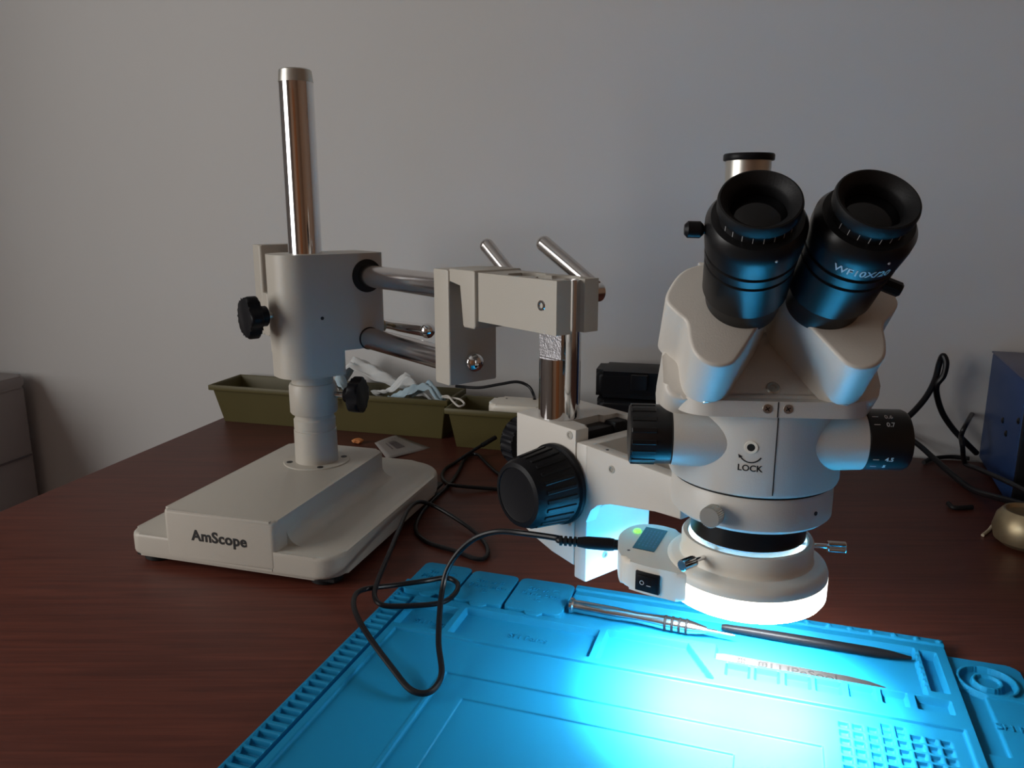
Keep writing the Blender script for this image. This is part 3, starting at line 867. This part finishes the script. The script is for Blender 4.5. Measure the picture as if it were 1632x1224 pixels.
for (x0, x1, dy, s) in ((6.5, 56, 2, 'Str w A\nParts box\nA'), (59, 105.5, -1, 'Str w B\nParts box\nB'), (108.5, 161, -1, 'Str w C\nParts box\nC')):
    b = new(); prism(b, [(p[0] / 1000, p[1] / 1000) for p in rrect(x0, x1, dy - 59, dy, 5)], .0058, .0112, MM, .0008)
    mx = (x0 + x1) / 2 + 2
    tab = [(mx - 9, dy - 56), (mx - 8, dy - 61), (mx - 5, dy - 64.5), (mx, dy - 65.5), (mx + 5, dy - 64.5), (mx + 8, dy - 61), (mx + 9, dy - 56)]
    prism(b, [(p[0] / 1000, p[1] / 1000) for p in tab], .0085, .0110, MM, .0005)
    ld = obj('box_lid', b, 'mat_silicone', rm)
    t = xf(text_bm(s, .0095, .0006), MM @ Matrix.Translation(((x0 + x1) / 2000, (dy - 22) / 1000, .0112)))
    obj('embossed_lettering', t, 'mat_silicone', ld, smooth=False)
for (s, x, y, z, sz) in (('SH Parts', .142, -.096, .0036, .010), ('SH Parts', .053, -.098, .0036, .0085), ('SH Parts', .506, -.105, .0056, .010)):
    t = xf(text_bm(s, sz, .0006), MM @ Matrix.Translation((x, y, z))); obj('embossed_lettering', t, 'mat_silicone', mb, smooth=False)


def along(x0, y0, x1, y1, z):
    a = MM @ Vector((x0 / 1000, y0 / 1000, z / 1000)); c = MM @ Vector((x1 / 1000, y1 / 1000, z / 1000))
    return a, (c - a).normalized(), (c - a).length


# precision screwdriver
a0, ad, al = along(165, -40, 309, -47, 11.8)
M = axis(a0, ad); mm = .001
sd = thing('screwdriver', 'silver precision screwdriver lying in the mat trough', 'screwdriver', a0)
b = new(); lathe(b, [(r * mm, z * mm) for r, z in ((0, 0), (5.5, 0), (7, 1), (7, 3.4), (5.6, 4.6), (5.4, 7), (5.6, 8), (5.6, 42), (5.0, 50), (4.6, 62), (5.2, 76), (5.9, 84), (5.9, 106), (4.8, 112), (3.0, 121), (0, 121))], M, 40)
hnd = obj('handle', b, 'steel', sd)
for z in (85, 91, 97, 103):
    b = new(); lathe(b, [(5.8 * mm, z * mm), (6.5 * mm, (z + .5) * mm), (6.5 * mm, (z + 2) * mm), (5.8 * mm, (z + 2.5) * mm)], M, 32); obj('grip_ring', b, 'black_rubber', hnd)
b = new(); cyl(b, .0020, .120, .130, M, 16); lathe(b, [(.0013, .130), (.0013, .141), (.0003, .1445), (0, .1445)], M, 12); obj('bit', b, 'steel', sd)
# black spudger
a0, ad, al = along(297, -31, 445, -33, 9.2)
M = axis(a0, ad)
b = new(); lathe(b, [(0, 0), (.0022, .0002), (.003, .004), (.0036, .022), (.0036, .0225), (.0042, .05), (.0042, .12), (.0036, .132), (.0014, .1475), (0, .148)], M, 24)
bmesh.ops.scale(b, vec=(1, 1, .9), verts=b.verts[:], space=Matrix.Translation(-a0))
sp_ = rehome(obj('spudger', b, 'black_plastic'), a0); tag(sp_, 'black plastic spudger stick lying along the back of the mat trough', 'spudger')
# steel blade with print
a0, ad, al = along(290, -75, 426, -77.5, 5.6)
sd2 = ad.cross(UZ) * -1
Mb = frame(a0, ad, UZ.cross(ad), UZ)
bl = thing('pry_blade', 'flat steel pry blade with printed lettering in the mat trough', 'blade', a0)
b = new(); prism(b, [(0, -.001), (.006, -.0060), (.016, -.0066), (.105, -.0064), (.122, -.0060), (.1355, -.0052), (.136, -.0046), (.130, .000), (.120, .0040), (.105, .0062), (.012, .0064), (.004, .004)], 0, .0009, Mb); bs = obj('strip', b, 'blade_steel', bl, smooth=False)
t = xf(text_bm('I LIPeSool', .0125, .00005, .00012, 'LEFT', 1.0), Mb @ Matrix.Translation((.047, -.0050, .001)))
obj('print', t, 'ink_black', bs, smooth=False)
t = xf(text_bm('755\n835', .0042, .00005, .00003, 'LEFT', 1.0), Mb @ Matrix.Translation((.0225, .0006, .001))); obj('print', t, 'ink_black', bs, smooth=False)
b = new(); prism(b, rrect(.0385, .0455, -.0035, .0035, .0015), .0009, .00105, Mb); lg = obj('print_mark', b, 'ink_black', bs, smooth=False)
b = new()
for a_ in (.7, -.7): box(b, -.0026, .0026, -.0007, .0007, .00105, .0012, Mb @ Matrix.Translation((.042, 0, 0)) @ Matrix.Rotation(a_, 4, 'Z'))
obj('print_cross', b, 'blade_steel', bs, smooth=False)

# ------------------------------------------------------------------ olive bins and what is in them
NA = math.radians(15.5)
NXV = Vector((math.cos(NA), -math.sin(NA), 0)); NYV = Vector((math.sin(NA), math.cos(NA), 0))


def bin_(name, label, o, L, D, Hh, ins):
    M = frame(o, NXV, NYV)
    t = thing(name, label, 'bin', M @ Vector((L / 2, D / 2, 0)), 'olive plastic bins at the back of the desk')
    th = .0025
    b = new()
    lo = [(ins, ins, 0), (L - ins, ins, 0), (L - ins, D - ins, 0), (ins, D - ins, 0)]
    up = [(0, 0, Hh), (L, 0, Hh), (L, D, Hh), (0, D, Hh)]
    upi = [(th, th, Hh), (L - th, th, Hh), (L - th, D - th, Hh), (th, D - th, Hh)]
    loi = [(ins + th, ins + th, th), (L - ins - th, ins + th, th), (L - ins - th, D - ins - th, th), (ins + th, D - ins - th, th)]
    V = [[b.verts.new(M @ Vector(p)) for p in r] for r in (lo, up, upi, loi)]
    b.faces.new(V[0][::-1]); b.faces.new(V[3])
    for r0, r1 in zip(V, V[1:]):
        for i in range(4): b.faces.new((r0[i], r0[(i + 1) % 4], r1[(i + 1) % 4], r1[i]))
    bmesh.ops.bevel(b, geom=b.edges[:], offset=.0008, segments=2, affect='EDGES')
    bo = obj('shell', b, 'bin_olive', t)
    b = new(); e = .004
    for (x0, x1, y0, y1) in ((-e, L + e, -e, .0005), (-e, L + e, D - .0005, D + e), (-e, .0005, 0, D), (L - .0005, L + e, 0, D)):
        box(b, x0, x1, y0, y1, Hh - .008, Hh + .001, M, .0012)
    obj('rim', b, 'bin_olive', t)
    return t


bo1 = Vector((-.5135, 1.3065, 0)) ; bin_('storage_bin', 'long olive plastic bin holding face masks behind the boom stand', bo1, .425, .085, .066, .012)
bo2 = Vector((-.0985, 1.158, 0)); bin_('storage_bin', 'short olive plastic bin holding a white adapter behind the focus mount', bo2, .175, .085, .063, .010)
MB1 = frame(bo1, NXV, NYV); MB2 = frame(bo2, NXV, NYV)


def cloth(name, cx, cy, z0, lx, ly, hgt, pk, seed, m, label, rot=0.0):
    random.seed(seed); n = 26
    M = MB1 @ Matrix.Translation((cx, cy, z0)) @ Matrix.Rotation(rot, 4, 'Z')
    ph = [random.uniform(0, 6.28) for _ in range(6)]
    b = new(); V = []
    for i in range(n + 1):
        row = []
        for j in range(n + 1):
            u, v = i / n * 2 - 1, j / n * 2 - 1
            fall = (u - pk) / (1 - pk) if u > pk else (pk - u) / (1 + pk)
            z = hgt * (1 - fall) ** 1.3 * (1 - .3 * v * v) + .0035 * math.sin(5 * u + ph[0] + 2 * v) + .003 * math.sin(7 * v + ph[1] + 4 * u) + .0015 * math.sin(15 * u - 9 * v + ph[2])
            row.append(b.verts.new(M @ Vector((u * lx / 2 + .003 * math.sin(6 * v + ph[3]), v * ly / 2 + .002 * math.sin(6 * u + ph[4]), z))))
        V.append(row)
    for i in range(n):
        for j in range(n): b.faces.new((V[i][j], V[i + 1][j], V[i + 1][j + 1], V[i][j + 1]))
    t = thing(name, label, 'face mask', M @ Vector((0, 0, 0)), 'face masks in the long bin')
    o = obj('mask_cloth', b, m, t, angle=180)
    md = o.modifiers.new('thickness', 'SOLIDIFY'); md.thickness = .0012
    return t


cloth('face_mask', .285, .0615, .060, .17, .030, .056, -.55, 3, 'mask_white', 'crumpled white face mask peaking above the long olive bin', .0)
k1 = cloth('face_mask', .345, .0335, .060, .12, .014, .036, .0, 8, 'mask_white', 'low white face mask folded in the middle of the long olive bin', -.06)
k2 = cloth('face_mask', .368, .0155, .059, .095, .010, .034, .5, 12, 'mask_blue', 'pale blue face mask with white ear loop at the right end of the long bin', .0)
k3 = cloth('face_mask', .226, .024, .058, .06, .026, .034, .2, 21, 'mask_blue', 'pale blue face mask beside the black star knob in the long bin', .0)
b = new(); tube(b, [MB1 @ Vector(p) for p in ((.405, .02, .068), (.428, .006, .070), (.450, -.006, .072), (.462, -.018, .068), (.456, -.026, .066), (.442, -.014, .070), (.428, .004, .073), (.415, .012, .070))], .0016, 8); obj('ear_loop', b, 'loop_white', k2)
b = new(); tube(b, [MB1 @ Vector(p) for p in ((.228, .012, .066), (.222, -.004, .064), (.221, -.008, .055), (.226, -.009, .049), (.233, -.008, .053), (.234, -.004, .064), (.236, .012, .066))], .0016, 8); obj('ear_loop', b, 'loop_white', k3)

ad_ = thing('power_adapter', 'white rounded power adapter lying in the short olive bin', 'adapter', MB2 @ Vector((.10, .045, .02)))
b = new(); prism(b, rrect(.058, .150, .014, .070, .014), .030, .0705, MB2, .006, 4); o = obj('case', b, 'lamp_plastic', ad_)
b = new(); cyl(b, .0016, .0702, .071, MB2 @ Matrix.Translation((.078, .056, 0)), 12); obj('screw_hole', b, 'label_print', ad_)
b = new(); tube(b, [MB2 @ Vector(p) for p in ((-.02, .095, .076), (.02, .092, .0765), (.055, .092, .084), (.085, .092, .090), (.105, .09, .084), (.116, .08, .072), (.122, .06, .071))], .0024, 10)
rehome(tag(obj('adapter_cord', b, 'cable_black'), 'thin black cord arching above the short olive bin', 'cord'), MB2 @ Vector((.05, .092, .08)))

# black device behind the focus mount
MBK = frame(Vector((.125, 1.135, 0)), DX, DY)
bd = thing('black_case', 'black two-tier plastic case standing behind the microscope against the wall', 'case', MBK @ Vector((.1, .03, 0)))
b = new(); prism(b, rrect(0, .19, 0, .075, .012), 0, .082, MBK, .008, 4); obj('lower_tier', b, 'black_plastic', bd)
b = new(); prism(b, rrect(-.004, .194, .012, .085, .012), .084, .124, MBK, .010, 4); obj('upper_tier', b, 'black_plastic', bd)
b = new(); prism(b, rrect(.05, .075, .0, .012, .002), .100, .122, MBK, .002); obj('latch', b, 'black_plastic', bd)

# label on a plastic bag, crumb
lab = [G(597, 707), G(632, 694.5), G(686.5, 713.5), G(617, 734)]
ce = sum(lab, Vector()) / 4
bg = thing('barcode_tag', 'creased pale paper tag with barcode lying behind the stand base', 'tag', ce)
b = new(); n = 8; V = []
for i in range(n + 1):
    row = []
    for j in range(n + 1):
        u, v = i / n, j / n
        p = lab[0] * (1 - u) * (1 - v) + lab[1] * u * (1 - v) + lab[2] * u * v + lab[3] * (1 - u) * v
        p = p + UZ * (.0012 + .0012 * math.sin(3 * u + 2 * v))
        row.append(b.verts.new(p))
    V.append(row)
for i in range(n):
    for j in range(n): b.faces.new((V[i][j], V[i + 1][j], V[i + 1][j + 1], V[i][j + 1]))
sh = obj('paper', b, 'label_paper', bg); md = sh.modifiers.new('thickness', 'SOLIDIFY'); md.thickness = .0004; md.offset = -1


def onlab(u, v, z): return lab[0] * (1 - u) * (1 - v) + lab[1] * u * (1 - v) + lab[2] * u * v + lab[3] * (1 - u) * v + UZ * z


b = new(); random.seed(2); v = .24
while v < .66:
    wd = random.choice((.008, .014, .022))
    b.faces.new([b.verts.new(onlab(u_, v_, .0012 + .0012 * math.sin(3 * u_ + 2 * v_) + .0003)) for u_, v_ in ((.38, v), (.62, v), (.62, v + wd), (.38, v + wd))]); v += wd + random.choice((.008, .015))
b.faces.new([b.verts.new(onlab(u_, v_, .0012 + .0012 * math.sin(3 * u_ + 2 * v_) + .0003)) for u_, v_ in ((.28, .25), (.31, .25), (.31, .62), (.28, .62))])
obj('barcode', b, 'label_print', sh, smooth=False)
b = new(); bmesh.ops.create_icosphere(b, subdivisions=2, radius=.006, matrix=Matrix.Translation(G(570, 703, .004)) @ Matrix.Diagonal((1.5, 1, .7, 1)))
random.seed(5)
for v_ in b.verts: v_.co += Vector((random.uniform(-1, 1), random.uniform(-1, 1), random.uniform(-.3, .6))) * .0014
rehome(tag(obj('crumb', b, 'crumb', angle=10), 'small orange crumb on the desk behind the stand', 'crumb'), G(570, 703))

# ------------------------------------------------------------------ right side: power supply, cables, odds and ends
PA = math.radians(21.5)
PX = Vector((math.cos(PA), -math.sin(PA), 0)); PY = Vector((math.sin(PA), math.cos(PA), 0))
MPS = frame(Vector((.603, .895, 0)), PX, PY)
ps = thing('power_supply', 'blue metal power supply box at the right edge of the desk', 'power supply', MPS @ Vector((.07, .1, 0)))
b = new(); box(b, 0, .16, .006, .215, .006, .160, MPS, .002); obj('case', b, 'supply_blue', ps)
b = new(); box(b, -.001, .161, .004, .217, .1605, .163, MPS, .001); obj('lid', b, 'supply_top', ps)
b = new(); box(b, .001, .159, -.004, .006, .008, .159, MPS, .002); obj('front_panel', b, 'black_plastic', ps)
for (x, y) in ((.012, .02), (.148, .02), (.012, .2), (.148, .2)):
    b = new(); cyl(b, .007, 0, .0065, MPS @ Matrix.Translation((x, y, 0)), 16); obj('foot', b, 'black_rubber', ps)
def on_side(px, py):
    d = ray(px, py); n_ = MPS.to_3x3().col[0]; p0 = MPS.translation; c = Vector((0, 0, CAMH))
    return c + d * ((p0 - c).dot(n_) / d.dot(n_))


for (px, py) in ((1599, 670), (1624, 671), (1604, 691), (1569, 617)):
    b = new(); lathe(b, [(.0042, 0), (.004, .001), (.0025, .0022), (0, .0026)], axis(on_side(px, py), -PX), 16); obj('screw', b, 'black_metal', ps)

b = new(); tube(b, [G(1405, 690, .06), atY(1424, 680, 1.06), atY(1450, 662, 1.07), atY(1475, 634, 1.08), atY(1490, 606, 1.09), atY(1497, 580, 1.09), atY(1503, 567, 1.085), atY(1508, 578, 1.08), atY(1504, 598, 1.08), atY(1493, 614, 1.085), atY(1494, 634, 1.09), atY(1503, 660, 1.09), atY(1520, 685, 1.09), atY(1540, 706, 1.085), G(1556, 722, .012)], .0042, 10)
rehome(tag(obj('mains_cable', b, 'cable_black'), 'thick black cable rising in a loop against the wall beside the blue box', 'cable'), G(1500, 735))
b = new(); tube(b, [G(1405, 686, .05), G(1424, 684, .040), G(1460, 706, .025), G(1490, 732, .012), G(1515, 754, .006), G(1540, 774, .0045), G(1560, 785, .008), G(1590, 793, .022), G(1640, 806, .035)], .0040, 10)
rehome(tag(obj('mains_cable', b, 'cable_black'), 'thick black cable running along the desk in front of the blue box', 'cable'), G(1515, 754))
b = new(); tube(b, [on_side(1562, 652) - PX * .0015, on_side(1560, 655) - PX * .006, atY(1540, 676, 1.04), atY(1532, 694, 1.03), atY(1534, 712, 1.01), G(1538, 738, .014), G(1556, 746, .022), G(1600, 765, .042), G(1640, 785, .052)], .0032, 10)
rehome(tag(obj('mains_cable', b, 'cable_black'), 'thin black cable bending out of the side of the blue box', 'cable'), G(1538, 740))
b = new(); tube(b, [G(1472, 737, .0035), G(1485, 731, .0035), G(1515, 728, .0035), G(1545, 731, .0035)], .003, 8)
rehome(tag(obj('cable_end', b, 'black_rubber'), 'short black cable end lying along the foot of the wall', 'cable'), G(1485, 731))
b = new(); tube(b, [G(1511, 802, .004), G(1521, 809, .003), G(1550, 808, .003)], .0028, 8)
rehome(tag(obj('cable_clip', b, 'black_rubber'), 'small bent black clip on the desk left of the blue box', 'clip'), G(1521, 809))
b = new(); tube(b, [G(1566, 853, .0015), G(1576, 845, .002), G(1584, 836, .005), G(1594, 838, .003), G(1603, 837, .003)], .0018, 8)
rehome(tag(obj('twist_tie', b, 'tie_beige'), 'beige twisted tie lying on the desk beside the brass cup', 'tie'), G(1584, 842))
bc = G(1632, 868)
b = new(); lathe(b, [(0, 0), (.022, 0), (.030, .006), (.033, .018), (.030, .032), (.024, .040), (.022, .040), (.020, .036), (0, .034)], Matrix.Translation(bc), 40)
rehome(tag(obj('brass_cup', b, 'brass'), 'rounded brass cup cut off by the right edge of the photo', 'cup'), bc)
